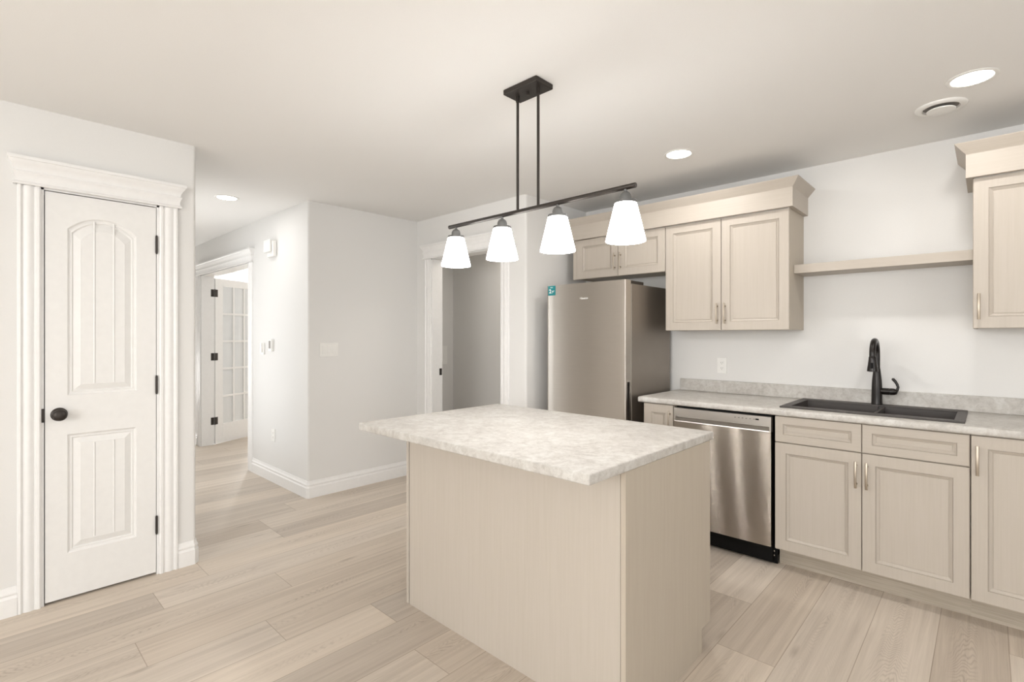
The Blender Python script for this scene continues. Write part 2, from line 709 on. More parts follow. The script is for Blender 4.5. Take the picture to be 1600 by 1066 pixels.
for row in range(r0, r1 + 1):
    x0, x1 = -.852 + row * pw, -.852 + (row + 1) * pw
    base = forced.get(row, random.uniform(0, PL))
    k0 = math.floor((yf0 - base) / PL)
    k1 = math.ceil((yf1 - base) / PL)
    for k in range(k0, k1):
        ya, yb = base + k * PL, base + (k + 1) * PL
        y0, y1 = max(ya, yf0), min(yb, yf1)
        if y1 <= y0:
            continue
        xa, xb = max(x0, xf0), min(x1, xf1)
        if xb <= xa:
            continue
        t = tones.get((row, k + 1), random.uniform(.2, .9))
        c = (t, random.random(), random.random() * .8, 1)
        f = bm.faces.new([bm.verts.new(q) for q in ((xa, y0, 0), (xb, y0, 0), (xb, y1, 0), (xa, y1, 0))])
        for l in f.loops:
            l[uvl].uv = ((l.vert.co.x - x0) / pw, l.vert.co.y - ya)
            l[uve].uv = (l.vert.co.y - ya, yb - l.vert.co.y)
            l[cl] = c
struct('floor', bm, M['floor'])

bm = B()
box(bm, xf0, xf1, yf0, yf1, H, H + .1)
struct('ceiling', bm, M['ceiling'])

# ------------------------------------------------------------------ walls
R = .018
# left wall with the pantry door
DY0, DY1, DZ = .222, .706, 2.062
bm = B()
prism(bm, [(XL, -4.1), (XL, -3.68), (XL - .12, -3.68), (XL - .12, -4.1)], 0, H)
prism(bm, [(XL, -3.68), (XL, -3.32), (XL - .12, -3.32), (XL - .12, -3.68)], 0, .30)  # narrow openings in this wall are invented for the streak lamps
prism(bm, [(XL, -3.68), (XL, -3.32), (XL - .12, -3.32), (XL - .12, -3.68)], 2.2, H)
prism(bm, [(XL, -3.32), (XL, -2.6), (XL - .12, -2.6), (XL - .12, -3.32)], 0, H)
prism(bm, [(XL, -2.6), (XL, -2.24), (XL - .12, -2.24), (XL - .12, -2.6)], 0, .30)
prism(bm, [(XL, -2.6), (XL, -2.24), (XL - .12, -2.24), (XL - .12, -2.6)], 2.2, H)
prism(bm, [(XL, -2.24), (XL, DY0), (XL - .12, DY0), (XL - .12, -2.24)], 0, H)
prism(bm, [(XL, DY0), (XL, DY1), (XL - .12, DY1), (XL - .12, DY0)], DZ, H)
rc = round_corner((XL, DY1), (XL, .89), (-4.3, .89), R)
prism(bm, [(XL, DY1)] + rc + [(-4.3, .89), (-4.3, .77), (XL - .12, .77), (XL - .12, DY1)], 0, H)
box(bm, -9.6, -5.75, .77, .89, 0, H)
box(bm, -5.75, -4.3, .77, .89, 0, .3)  # invented opening, cut to let the added hall-side lamp through
box(bm, -5.75, -4.3, .77, .89, 2.25, H)
struct('wall_left', bm, M['wall'], 30)

# centre block: hall wall right of the French doors, short wall, wall left of the doorway
FX0, FX1 = -6.89, -5.34
BX0, BX1 = -3.82, -2.895
bm = B()
rc = round_corner((FX1, YH), (XC, YH), (XC, YB), R)
prism(bm, [(FX1, YH)] + rc + [(XC, YB), (BX0, YB), (BX0, YB + .115), (XC - .12, YB + .115), (XC - .12, YH + .12), (FX1, YH + .12)], 0, H)
struct('wall_center', bm, M['wall'], 30)
bm = B()
box(bm, -9.6, FX0, YH, YH + .12, 0, H)
box(bm, FX0, FX1, YH, YH + .12, 2.065, H)
struct('wall_hall', bm, M['wall'])
bm = B()
box(bm, BX0, BX1, YB, YB + .115, 2.065, H)
rc = round_corner((BX1, YB), (XA, YB), (XA, YK), R)
prism(bm, [(BX1, YB)] + rc + [(XA, YK), (XA - .12, YK), (XA - .12, YB + .115), (BX1, YB + .115)], 0, H)
struct('wall_back', bm, M['wall'], 30)
bm = B()
box(bm, XA - .12, 3.5, YK, YK + .12, 0, H)
struct('wall_kitchen', bm, M['wall'])


def wall_hole_x(name, x0, x1, y0, y1, hy0, hy1, hz0, hz1):
    b = B()
    box(b, x0, x1, y0, hy0, 0, H)
    box(b, x0, x1, hy1, y1, 0, H)
    box(b, x0, x1, hy0, hy1, 0, hz0)
    box(b, x0, x1, hy0, hy1, hz1, H)
    return struct(name, b, M['wall'])


wall_hole_x('wall_right', 3.38, 3.5, -4.1, YK, -2.1, .9, .30, 2.25)
bm = B()
box(bm, XL - .12, -1.3, -4.1, -3.98, 0, H)
box(bm, 1.9, 3.38, -4.1, -3.98, 0, H)
box(bm, -1.3, 1.9, -4.1, -3.98, 0, 1.1)
box(bm, -1.3, 1.9, -4.1, -3.98, 2.3, H)
struct('wall_rear', bm, M['wall'])
# room behind the French doors, end of the hall, and the small room behind the doorway
wall_hole_x('wall_study_left', -9.6, -9.48, .89, 5.1, 2.4, 4.0, .5, 2.2)
bm = B()
box(bm, -9.48, -4.9, 4.98, 5.1, 0, H)
struct('wall_study_back', bm, M['wall'])
bm = B()
prism(bm, [(XC - .12, YB + .115), (-4.75, YB + .115), (-4.75, 4.0), (XA - .12, 4.0), (XA - .12, 4.12), (-4.87, 4.12), (-4.87, YB), (XC - .12, YB)], 0, H)
prism(bm, [(-4.9, 4.12), (-4.78, 4.12), (-4.78, 4.98), (-4.9, 4.98)], 0, H)
struct('wall_utility', bm, M['wall'])

# ------------------------------------------------------------------ trim
BBP = [(0, 0), (.016, 0), (.016, .084), (.012, .090), (.0105, .098), (.013, .103), (.013, .110), (.007, .120), (.005, .137), (0, .137)]
bm = B()
sweep(bm, [(XL, -3.98), (XL, .139)], BBP, side=1)
c = .016
sweep(bm, [(XL, .797), (XL, .89 - c), (XL - c, .89), (-9.48, .89)], BBP, side=1)
struct('baseboard_left', bm, M['trim'], 25)
bm = B()
sweep(bm, [(FX1 + .10, YH), (XC - c * .6, YH), (XC, YH + c * .6), (XC, YB), (BX0 - .095, YB)], BBP, side=1)
sweep(bm, [(-9.48, YH), (FX0 - .135, YH)], BBP, side=1)
struct('baseboard_center', bm, M['trim'], 25)
bm = B()
sweep(bm, [(BX1 + .1, YB), (XA - c, YB), (XA, YB + c), (XA, YK)], BBP, side=1)
struct('baseboard_back', bm, M['trim'], 25)
bm = B()
sweep(bm, [(-4.75, YB + .13), (-4.75, 4.0), (XA - .12, 4.0)], BBP, side=1)
struct('baseboard_utility', bm, M['trim'], 25)

bm = B()
sweep(bm, [(.43, YK), (3.38, YK), (3.38, -3.98), (XL, -3.98)], BBP, side=1)
struct('baseboard_kitchen', bm, M['trim'], 25)

# casing profile (across, depth)
CAS = [(0, 0), (0, .012), (.004, .017), (.012, .018), (.017, .012), (.021, .010), (.030, .0155), (.040, .0175), (.050, .0155), (.060, .010), (.065, .011), (.068, .016), (.078, .017), (.084, .013), (.084, 0)]
HDP = [(0, 2.056), (.010, 2.056), (.0125, 2.061), (.010, 2.067), (.004, 2.071), (.003, 2.082), (.0045, 2.096), (.009, 2.108), (.0125, 2.114), (.0125, 2.119), (.006, 2.122), (.006, 2.128), (.009, 2.138),
       (.016, 2.152), (.024, 2.163), (.026, 2.170), (.031, 2.173), (.031, 2.187), (0, 2.187)]



def casing_x(bm, yo, yi, x, z1=2.056):
    """vertical casing on a wall facing +X; outer edge yo, inner edge yi"""
    s = 1 if yi > yo else -1
    k = abs(yi - yo) / .084
    prism(bm, [(x + d, yo + s * a * k) for a, d in CAS], 0, z1)


def casing_y(bm, xo, xi, y, z1=2.056):
    s = 1 if xi > xo else -1
    k = abs(xi - xo) / .084
    prism(bm, [(xo + s * a * k, y - d) for a, d in CAS], 0, z1)


# pantry door casing (door_1 and its trim)
bm = B()
casing_x(bm, .139, .222, XL)
casing_x(bm, .797, .708, XL)
# jambs
box(bm, XL - .12, XL + .004, .222, .2335, 0, DZ)
box(bm, XL - .12, XL + .004, .6965, .708, 0, DZ)
box(bm, XL - .12, XL + .004, .222, .708, 2.0485, DZ)
sweep(bm, [(XL, .135), (XL + .018, .135), (XL + .018, .801), (XL, .801)], HDP, side=1)
struct('trim_1', bm, M['trim'], 25)

# back doorway casing
bm = B()
casing_y(bm, BX0 - .092, BX0, YB)
casing_y(bm, BX1 + .092, BX1, YB)
box(bm, BX0 - .001, BX0 + .012, YB - .004, YB + .119, 0, 2.065)
box(bm, BX1 - .012, BX1 + .001, YB - .004, YB + .119, 0, 2.065)
box(bm, BX0, BX1, YB - .004, YB + .119, 2.05, 2.066)
sweep(bm, [(BX0 - .096, YB), (BX0 - .096, YB - .018), (BX1 + .096, YB - .018), (BX1 + .096, YB)], HDP, side=1)
tr2 = struct('trim_2', bm, M['trim'], 25)
bm = B()
box(bm, BX0 + .0122, BX0 + .0142, YB + .082, YB + .112, .955, 1.02, .001, 1)
obj('strike_plate', bm, M['bronze'], tr2)
# French doorway casing
bm = B()
casing_y(bm, FX0 - .10, FX0, YH)
casing_y(bm, FX1 + .10, FX1, YH)
box(bm, FX0 - .001, FX0 + .015, YH - .004, YH + .135, 0, 2.065)
box(bm, FX1 - .015, FX1 + .001, YH - .004, YH + .135, 0, 2.065)
box(bm, FX0, FX1, YH - .004, YH + .135, 2.05, 2.066)
sweep(bm, [(FX0 - .104, YH), (FX0 - .104, YH - .018), (FX1 + .104, YH - .018), (FX1 + .104, YH)], HDP, side=1)
struct('trim_3', bm, M['trim'], 25)

# unseen windows; left-wall pair and hall-side one invented for their light
for i, (nm, ax, p, a0, a1, z0, z1) in enumerate((('window_1', 'y', -4.02, -1.3, 1.9, 1.1, 2.3), ('window_2', 'x', 3.42, -2.1, .9, .30, 2.25), ('window_3', 'x', -9.52, 2.4, 4.0, .5, 2.2), ('added_window_4', 'x', XL - .08, -2.6, -2.24, .30, 2.2), ('added_window_6', 'x', XL - .08, -3.68, -3.32, .30, 2.2), ('added_window_5', 'y', .855, -5.75, -4.3, .30, 2.25))):
    bm = B()
    w_ = .05
    am = (a0 + a1) / 2
    parts = [(a0, a0 + w_, z0, z1), (a1 - w_, a1, z0, z1), (a0 + w_, a1 - w_, z0, z0 + w_), (a0 + w_, a1 - w_, z1 - w_, z1)]
    if a1 - a0 > 1:
        parts.append((am - w_ / 2, am + w_ / 2, z0 + w_, z1 - w_))
    for q in parts:
        if ax == 'y':
            box(bm, q[0], q[1], p - .02, p + .02, q[2], q[3])
        else:
            box(bm, p - .02, p + .02, q[0], q[1], q[2], q[3])
    struct(nm, bm, M['trim'])

# ------------------------------------------------------------------ pantry door (door_1)
d1 = thing('door_1', 'narrow white two-panel arched pantry door with dark knob in left wall', 'door', (XL, DY0, 0), kind='structure')
y0, y1, z0, z1 = .2375, .6935, .012, 2.044
XD = XL + .001          # face of the door
T = .035
bm = B()


def P(y, z, d=0):
    return (XD + d, y, z)


def arch_loop(ya, yb, za, zs, rise, d, n=14):
    """loop: bottom-left, bottom-right, right springing, arc to left springing"""
    L = [P(ya, za, d), P(yb, za, d)]
    for i in range(n + 1):
        t = i / n
        y = yb + (ya - yb) * t
        s = 2 * t - 1
        z = zs + rise * (1 - abs(s) ** 2.2)
        L.append(P(y, z, d))
    return L


UP = (.321, .605, 1.030, 1.872, .066)
LO = (.321, .605, .234, .833, 0.0)
# front face around two panels
a, b_ = UP[0], UP[1]


def face(pts):
    bm.faces.new([bm.verts.new(p) for p in pts])


face([P(y0, z0), P(a, z0), P(a, z1), P(y0, z1)])
face([P(b_, z0), P(y1, z0), P(y1, z1), P(b_, z1)])
face([P(a, z0), P(b_, z0), P(b_, LO[2]), P(a, LO[2])])
face([P(a, LO[3]), P(b_, LO[3]), P(b_, UP[2]), P(a, UP[2])])
arc = arch_loop(*UP, 0)[2:]
face([P(b_, z1), P(a, z1)] + [p for p in reversed(arc)])
steps = [(0, 0), (.005, -.006), (.011, -.0085), (.017, -.0075), (.021, -.012), (.024, -.0125), (.052, -.002), (.055, -.0025)]
for (ya, yb, za, zs, rise) in (UP, LO):
    loops = []
    for ins, d in steps:
        rr = rise * (1 - ins * 3.2) if rise else 0
        n = 14
        loops.append(arch_loop(ya + ins, yb - ins, za + ins, zs - ins, rr, d, n))
    rings_mesh(bm, loops)
bmesh.ops.remove_doubles(bm, verts=bm.verts, dist=1e-5)
# edges and back
for q in ([P(y0, z0), P(y0, z1), P(y0, z1, -T), P(y0, z0, -T)], [P(y1, z0), P(y1, z1), P(y1, z1, -T), P(y1, z0, -T)],
          [P(y0, z1), P(y1, z1), P(y1, z1, -T), P(y0, z1, -T)], [P(y0, z0), P(y1, z0), P(y1, z0, -T), P(y0, z0, -T)],
          [P(y0, z0, -T), P(y1, z0, -T), P(y1, z1, -T), P(y0, z1, -T)]):
    face(q)
bmesh.ops.remove_doubles(bm, verts=bm.verts, dist=1e-5)
bm.normal_update()
for f in bm.faces:
    if f.normal.x < -.2 and f.calc_center_median().x > XL - .03:
        f.normal_flip()
obj('door_panel', bm, M['door_white'], d1, None, recalc=False)
# raised V-grooves on the two fields (thin beads along the plank joints)
bm = B()
for yg in (.427, .508):
    for (za, zb) in ((UP[2] + .056, UP[3] + .005 + .045), (LO[2] + .056, LO[3] - .056)):
        prism_axis_pts = [(yg - .0045, -.0012), (yg, .0022), (yg + .0045, -.0012)]
        lo = [bm.verts.new((XD + d - .001, y, za)) for y, d in prism_axis_pts]
        hi = [bm.verts.new((XD + d - .001, y, zb)) for y, d in prism_axis_pts]
        for i in range(2):
            bm.faces.new((lo[i], lo[i + 1], hi[i + 1], hi[i]))
        bm.faces.new(lo[::-1])
        bm.faces.new(hi)
obj('plank_bead', bm, M['door_white'], d1)
# knob
kc = (XD, .2895, .938)
k = obj('door_knob', lathe(B(), [(.033, .0), (.033, .004), (.030, .007), (.016, .009), (.012, .014), (.012, .026), (.018, .030), (.026, .036), (.0285, .044), (.027, .051), (.020, .0575), (.010, .0605), (.001, .061)], kc, 'x', 40), M['bronze'], d1, 40)
bm = B()
box(bm, XL + .0042, XL + .006, .2335 - .009, .2335, .938 - .034, .938 + .034)
obj('strike_plate', bm, M['bronze'], d1)
for zc in (1.838, 1.058, .276):
    bm = B()
    tube(bm, [(XL + .008, .695, zc - .046), (XL + .008, .695, zc + .046)], .0058, 12)
    for zz in (-.049, .049):
        tube(bm, [(XL + .008, .695, zc + zz - .003), (XL + .008, .695, zc + zz + .003)], .0045, 12)
    obj('hinge', bm, M['bronze'], d1, 40)
# near-black box painted as the shade behind the door
bm = B()
box(bm, XL - .118, XL - .06, .24, .69, .003, 2.04)
obj('door_gap_shade', bm, M['dark_gap'], d1)

# ------------------------------------------------------------------ French door leaf (door_2)
d2 = thing('door_2', 'white glazed French door leaf standing open beyond the hall doorway', 'door', (FX0 + .02, 2.03, 0), kind='structure')
th = math.radians(28)
fd = Matrix.Translation((FX0 + .001, 2.010, 0)) @ Matrix.Rotation(th, 4, 'Z')
# local leaf frame: width along +Y, thickness along X
LW, LT = .745, .035
z0, z1 = .006, 2.035
st = .112
gz0, gz1 = .24, 1.945
nc, nr = 3, 5
mun = .024
bm = B()
box(bm, -LT / 2, LT / 2, 0, st, z0, z1, .002, 1)
box(bm, -LT / 2, LT / 2, LW - st, LW, z0, z1, .002, 1)
box(bm, -LT / 2, LT / 2, st, LW - st, z0, gz0, .002, 1)
box(bm, -LT / 2, LT / 2, st, LW - st, gz1, z1, .002, 1)
bm.transform(fd)
obj('door_frame', bm, M['trim'], d2)
bm = B()
gw = (LW - 2 * st)
for i in range(1, nc):
    yc = st + gw * i / nc
    box(bm, -.014, .014, yc - mun / 2, yc + mun / 2, gz0, gz1)
for j in range(1, nr):
    zc = gz0 + (gz1 - gz0) * j / nr
    box(bm, -.0135, .0135, st, LW - st, zc - mun / 2, zc + mun / 2)
bm.transform(fd)
obj('muntin_grid', bm, M['trim'], d2)
for i in range(nc):
    for j in range(nr):
        ya, yb = st + gw * i / nc, st + gw * (i + 1) / nc
        za, zb = gz0 + (gz1 - gz0) * j / nr, gz0 + (gz1 - gz0) * (j + 1) / nr
        bm = B()
        box(bm, -.003, .003, ya + (mun * .45 if i else .0005), yb - (mun * .45 if i < nc - 1 else .0005), za + (mun * .45 if j else .0005), zb - (mun * .45 if j < nr - 1 else .0005))
        bm.transform(fd)
        obj('glass_pane', bm, M['glass'], d2)
for zc in (1.852, 1.075, .291):
    bm = B()
    box(bm, FX0 + .0152, FX0 + .0172, 1.968, 2.003, zc - .045, zc + .045, .001, 1)
    b2 = B()
    tube(b2, [(FX0 + .023, 2.010, zc - .046), (FX0 + .023, 2.010, zc + .046)], .006, 10)
    ob = bmesh.ops.create_cube(b2, size=1.0)['verts']
    for v in ob:
        v.co = Matrix.Translation((FX0 + .001, 2.010, 0)) @ Matrix.Rotation(th, 4, 'Z') @ Vector((LT / 2 + .001 + v.co.x * .002, .016 + v.co.y * .034, zc + v.co.z * .09))
    me = bpy.data.meshes.new('t')
    b2.to_mesh(me)
    bm.from_mesh(me)
    b2.free()
    bpy.data.meshes.remove(me)
    obj('hinge', bm, M['bronze'], d2, 40)


# ------------------------------------------------------------------ cabinet helpers
def panel_front(x0, x1, z0, z1, yb, t=.019, fw=.056, n=-1):
    """five-piece style cabinet front facing -Y (n=-1) or +Y (n=1); yb = back plane"""
    bm = B()

    def loop(ins, d):
        y = yb + n * d
        return [(x0 + ins, y, z0 + ins), (x1 - ins, y, z0 + ins), (x1 - ins, y, z1 - ins), (x0 + ins, y, z1 - ins)]
    f = min(fw, (x1 - x0) * .3, (z1 - z0) * .3)
    L = [loop(0, 0), loop(0, t - .0015), loop(.0015, t), loop(f, t), loop(f + .0008, t - .006), loop(f + .0026, t - .006), loop(f + .0034, t - .0035), loop(f + .0165, t - .0125), loop(f + .0180, t - .0125), loop(f + .0185, t - .0095), loop(f + .022, t - .0095)]
    rings_mesh(bm, L, close_first=True)
    return bm


def handle(parent, x, yf, z0, z1, n=-1):
    """bowed bar pull, vertical, on a front at y = yf facing n"""
    bm = B()
    zc, hl = (z0 + z1) / 2, (z1 - z0) / 2
    pts = []
    for i in range(17):
        t = -1 + 2 * i / 16
        bow = .020 + .009 * math.cos(t * PI / 2)
        pts.append((x, yf + n * bow, zc + t * hl))
    tube(bm, pts, .0058, 8, rx=[.0032] * 17)
    for s in (-1, 1):
        zz = zc + s * hl * .70
        tube(bm, [(x, yf, zz), (x, yf + n * .004, zz), (x, yf + n * .023, zz)], [.006, .0042, .0042], 10)
    return obj('handle', bm, M['nickel'], parent, 40)


def cab_door(parent, x0, x1, z0, z1, yb, hx=None, hz=None, name='door', n=-1, t=.019):
    d = obj(name, panel_front(x0, x1, z0, z1, yb, t, n=n), M['cab'], parent)
    if hx is not None:
        handle(d, hx, yb + n * t, hz[0], hz[1], n)
    return d


YF = 3.164       # back of base cabinet doors (front face 3.145)
ZB0, ZB1 = .115, .872
ZC = .878


def base_carcass(parent, x0, x1, yb=YK, toe=True):
    bm = B()
    box(bm, x0, x1, YF, yb, .105, ZC)
    obj('carcass', bm, M['cab_side'], parent)
    if toe:
        bm = B()
        box(bm, x0, x1, 3.240, 3.256, 0, .105)
        box(bm, x0, x0 + .016, 3.256, yb, 0, .105)
        box(bm, x1 - .016, x1, 3.256, yb, 0, .105)
        obj('toe_kick', bm, M['toe'], parent)


# narrow base cabinet beside the refrigerator
t = thing('base_cabinet', 'narrow taupe base cabinet squeezed between refrigerator and dishwasher', 'cabinet', (-1.61, YK, 0), 'base cabinets along the kitchen wall')
base_carcass(t, -1.719, -1.504)
cab_door(t, -1.717, -1.506, ZB0, ZB1, YF, -1.527, (.70, .836))
# sink base
t = thing('base_cabinet', 'wide taupe sink base cabinet with two doors and false drawer fronts', 'cabinet', (-.47, YK, 0), 'base cabinets along the kitchen wall')
bm = B()
box(bm, -.8895, -.8735, YF, YK - .01, .105, ZC)
box(bm, -.0745, -.0585, YF, YK - .01, .105, ZC)
box(bm, -.8735, -.0745, YF, YK - .01, .105, .121)
box(bm, -.8735, -.0745, YK - .022, YK - .01, .121, ZC)
box(bm, -.8735, -.0745, YF, YF + .016, .121, ZC)
obj('carcass', bm, M['cab_side'], t)
bm = B()
box(bm, -.8895, -.0567, 3.240, 3.256, 0, .105)
obj('toe_kick', bm, M['toe'], t)
cab_door(t, -.888, -.4765, ZB0, .721, YF, -.499, (.541, .678))
cab_door(t, -.4725, -.061, ZB0, .721, YF, -.452, (.541, .678))
obj('drawer_front', panel_front(-.888, -.4765, .727, ZB1, YF, fw=.042), M['cab_h'], t)
obj('drawer_front', panel_front(-.4725, -.061, .727, ZB1, YF, fw=.042), M['cab_h'], t)
# base cabinet at the right edge
t = thing('base_cabinet', 'taupe base cabinet with tall single door at the right end of counter', 'cabinet', (.17, YK, 0), 'base cabinets along the kitchen wall')
base_carcass(t, -.0565, .40)
cab_door(t, -.055, .398, ZB0, ZB1, YF, -.034, (.692, .828))

# ------------------------------------------------------------------ dishwasher
t = thing('dishwasher', 'stainless dishwasher built in between taupe base cabinets', 'dishwasher', (-1.2, YK, 0))
DX0, DX1 = -1.497, -.907
bm = B()
box(bm, DX0 + .004, DX1 - .004, 3.172, YK - .02, .02, .868)
obj('tub', bm, M['black_plastic'], t)
bm = B()
# bowed door skin: prism footprint with slight bulge
n = 12
xs = [DX0 + (DX1 - DX0) * i / n for i in range(n + 1)]
fr = [(x, 3.137 - .006 * (1 - ((x - (DX0 + DX1) / 2) / ((DX1 - DX0) / 2)) ** 2)) for x in xs]
prism(bm, fr + [(DX1, 3.17), (DX0, 3.17)], .116, .775)
dp = obj('door_panel', bm, M['steel_dw'], t, 20)
bm = B()
prism(bm, fr + [(DX1, 3.17), (DX0, 3.17)], .812, .862)
prism(bm, [fr[0], (DX0 + .010, 3.1365), (DX0 + .010, 3.17), (DX0, 3.17)], .775, .812)
prism(bm, [(DX1 - .010, 3.1365), fr[-1], (DX1, 3.17), (DX1 - .010, 3.17)], .775, .812)
cp = obj('control_panel', bm, M['steel_light'], t, 20)
bm = B()
prism_axis(bm, [(3.131, .775), (3.1335, .781), (3.150, .783), (3.166, .800), (3.168, .811), (3.17, .811), (3.17, .775)], DX0 + .010, DX1 - .010, 'x')
obj('pocket_handle', bm, M['steel_light'], t, 30)
bm = B()
box(bm, -.990, -.972, 3.1312, 3.1345, .838, .846)
obj('display', bm, M['black_plastic'], cp)
for i in range(6):
    bm = B()
    xx = -1.110 + i * .0215
    box(bm, xx, xx + .009, 3.1302, 3.1345, .839, .844)
    obj('button', bm, M['grey_ink'], cp)
bm = B()
box(bm, DX0 - .004, DX1 + .0165, 3.205, 3.215, .002, .1045)
kp = obj('kick_plate', bm, M['black_plastic'], t)
for zz in (.072, .047):
    obj('screw', lathe(B(), [(.004, 0), (.004, -.002), (.001, -.003)], (-.909, 3.205, zz), 'y', 10), M['nickel'], kp)

# ------------------------------------------------------------------ countertop, sink, faucet
t = thing('countertop', 'mottled grey-beige laminate countertop with backsplash lip along kitchen wall', 'countertop', (-.7, YK, .878))
NX = [(3.235, .878), (3.130, .878), (3.124, .880), (3.1215, .884), (3.1205, .890), (3.1205, .902), (3.122, .908), (3.126, .912), (3.133, .914), (3.235, .914)]
bm = B()
prism_axis(bm, NX, -1.748, .42, 'x')
box(bm, -1.748, -.868, 3.235, YK, .878, .914)
box(bm, -.093, .42, 3.235, YK, .878, .914)
box(bm, -.868, -.093, 3.700, YK, .878, .914)
obj('worktop', bm, M['laminate'], t, 40)
bm = B()
box(bm, -1.735, .42, 3.745, YK - .0005, .9141, 1.002, .003, 2)
obj('backsplash', bm, M['laminate'], t)

t = thing('kitchen_sink', 'dark grey composite double bowl sink set into the laminate counter', 'sink', (-.48, 3.46, .914))
SX0, SX1, SY0, SY1 = -.883, -.078, 3.208, 3.727
bx = ((-.836, -.470), (-.436, -.118))
by0, by1 = 3.268, 3.640
bm = B()
zt = .9225
# rim and bowls as one shell
for q in ((SX0, SX1, SY0, by0), (SX0, SX1, by1, SY1)):
    box(bm, q[0], q[1], q[2], q[3], .9143, zt, .003, 2)
box(bm, SX0, bx[0][0], by0, by1, .9143, zt - .0002)
box(bm, bx[1][1], SX1, by0, by1, .9143, zt - .0002)
wt = .012
for (xa, xb) in bx:
    box(bm, xa - wt, xa, by0 - wt, by1 + wt, .72, .9150)
    box(bm, xb, xb + wt, by0 - wt, by1 + wt, .72, .9150 if xb > -.2 else .894)
    box(bm, xa, xb, by0 - wt, by0, .72, .9150)
    box(bm, xa, xb, by1, by1 + wt, .72, .9150)
    box(bm, xa - wt, xb + wt, by0 - wt, by1 + wt, .708, .72)
tube(bm, [(-.453, by0 - .002, .886), (-.453, by1 + .002, .886)], .018, 16)
obj('basin', bm, M['sink'], t, 40)
for (xa, xb) in bx:
    obj('drain', lathe(B(), [(.042, 0), (.042, .003), (.030, .003), (.028, .001), (.001, .001)], ((xa + xb) / 2, 3.47, .7202), 'z', 24), M['nickel'], t, 30)

fx, fy, fz = -.481, 3.688, .9226
t = thing('kitchen_faucet', 'matte black gooseneck pull-down faucet standing behind the sink', 'faucet', (fx, fy, fz))
obj('faucet_body', lathe(B(), [(.029, 0), (.029, .004), (.0275, .012), (.027, .06), (.0265, .10), (.0245, .14), (.0205, .18), (.0180, .205), (.0165, .215), (.0150, .216)], (fx, fy, fz), 'z', 32), M['black'], t, 40)
pts = [(fx, fy, fz + .214), (fx, fy, 1.17), (fx, fy, 1.205)]
cy_, cz_, rr = fy - .080, 1.222, .080
for i in range(0, 21):
    a = PI * i / 20 * 1.04
    pts.append((fx, cy_ + rr * math.cos(a), cz_ + rr * math.sin(a)))
obj('spout', tube(B(), pts, .0158, 20), M['black'], t, 60)
ex, ey, ez = pts[-1]
dv = (Vector(pts[-1]) - Vector(pts[-2])).normalized()
hp = [Vector(pts[-1]) + dv * s for s in (0, .004, .02, .05, .075, .085, .087)]
sh = obj('spray_head', tube(B(), [tuple(p) for p in hp], [.0160, .0185, .0195, .0232, .0268, .0275, .0210], 24), M['black'], t, 40)
bm = B()
bc = hp[3]
box(bm, bc.x - .006, bc.x + .006, bc.y - .026, bc.y - .018, bc.z - .018, bc.z + .014, .002, 1)
obj('spray_button', bm, M['black_plastic'], sh)
lv = obj('lever_handle', lathe(B(), [(.0175, .018), (.0195, .030), (.0195, .060), (.0180, .061), (.0180, .063), (.0198, .064), (.0195, .082), (.0145, .094), (.005, .099), (.001, .0995)], (fx, fy, 1.002), 'x', 24), M['black'], t, 40)
lp = [(fx + .083, fy, 1.000), (fx + .097, fy, 1.012), (fx + .101, fy, 1.030), (fx + .096, fy, 1.048), (fx + .087, fy, 1.064), (fx + .077, fy, 1.076), (fx + .072, fy, 1.079)]
obj('lever', tube(B(), lp, [.008, .0075, .007, .007, .0078, .0085, .0045], 14, rx=[.006, .006, .0055, .0055, .0055, .005, .003]), M['black'], lv, 60)

# ------------------------------------------------------------------ wall cabinets
YU = 3.449      # back of upper doors (front 3.43)
ZU0, ZU1 = 1.368, 2.118


def wall_carcass(parent, x0, x1, z0, z1):
    bm = B()
    w_ = .016
    box(bm, x0, x0 + w_, YU, YK, z0, z1)
    box(bm, x1 - w_, x1, YU, YK, z0, z1)
    box(bm, x0 + w_, x1 - w_, YU, YK, z0 + .012, z0 + .028)
    box(bm, x0 + w_, x1 - w_, YU, YK, z1 - w_, z1)
    box(bm, x0 + w_, x1 - w_, YK - .006, YK, z0 + .028, z1 - w_)
    box(bm, x0 + w_, x1 - w_, YU, YU + w_, z0, z1 - w_)
    obj('carcass', bm, M['cab_side'], parent)


t = thing('wall_cabinet', 'taupe two-door wall cabinet hanging left of the floating shelf', 'cabinet', (-1.29, YK, ZU0), 'wall cabinets on the kitchen wall')
wall_carcass(t, -1.700, -.888, ZU0, 2.12)
cab_door(t, -1.6985, -1.3035, ZU0 + .001, ZU1, YU, -1.327, (1.413, 1.549))
cab_door(t, -1.2995, -.8895, ZU0 + .001, ZU1, YU, -1.276, (1.413, 1.549))
t = thing('wall_cabinet', 'short taupe two-door wall cabinet mounted above the refrigerator', 'cabinet', (-2.1, YK, 1.797), 'wall cabinets on the kitchen wall')
wall_carcass(t, -2.489, -1.7015, 1.797, 2.12)
cab_door(t, -2.487, -2.0985, 1.798, ZU1, YU, -2.122, (1.845, 1.977))
cab_door(t, -2.0945, -1.704, 1.798, ZU1, YU, -2.071, (1.845, 1.977))
bm = B()
box(bm, -2.526, -2.4895, 3.434, 3.455, 1.797, 2.12)
obj('filler_strip', bm, M['cab'], t)
t = thing('wall_cabinet', 'taupe wall cabinet at right edge, beyond the floating shelf', 'cabinet', (.17, YK, ZU0), 'wall cabinets on the kitchen wall')
wall_carcass(t, -.054, .40, ZU0, 2.12)
cab_door(t, -.0525, .398, ZU0 + .001, ZU1, YU, -.032, (1.413, 1.541))

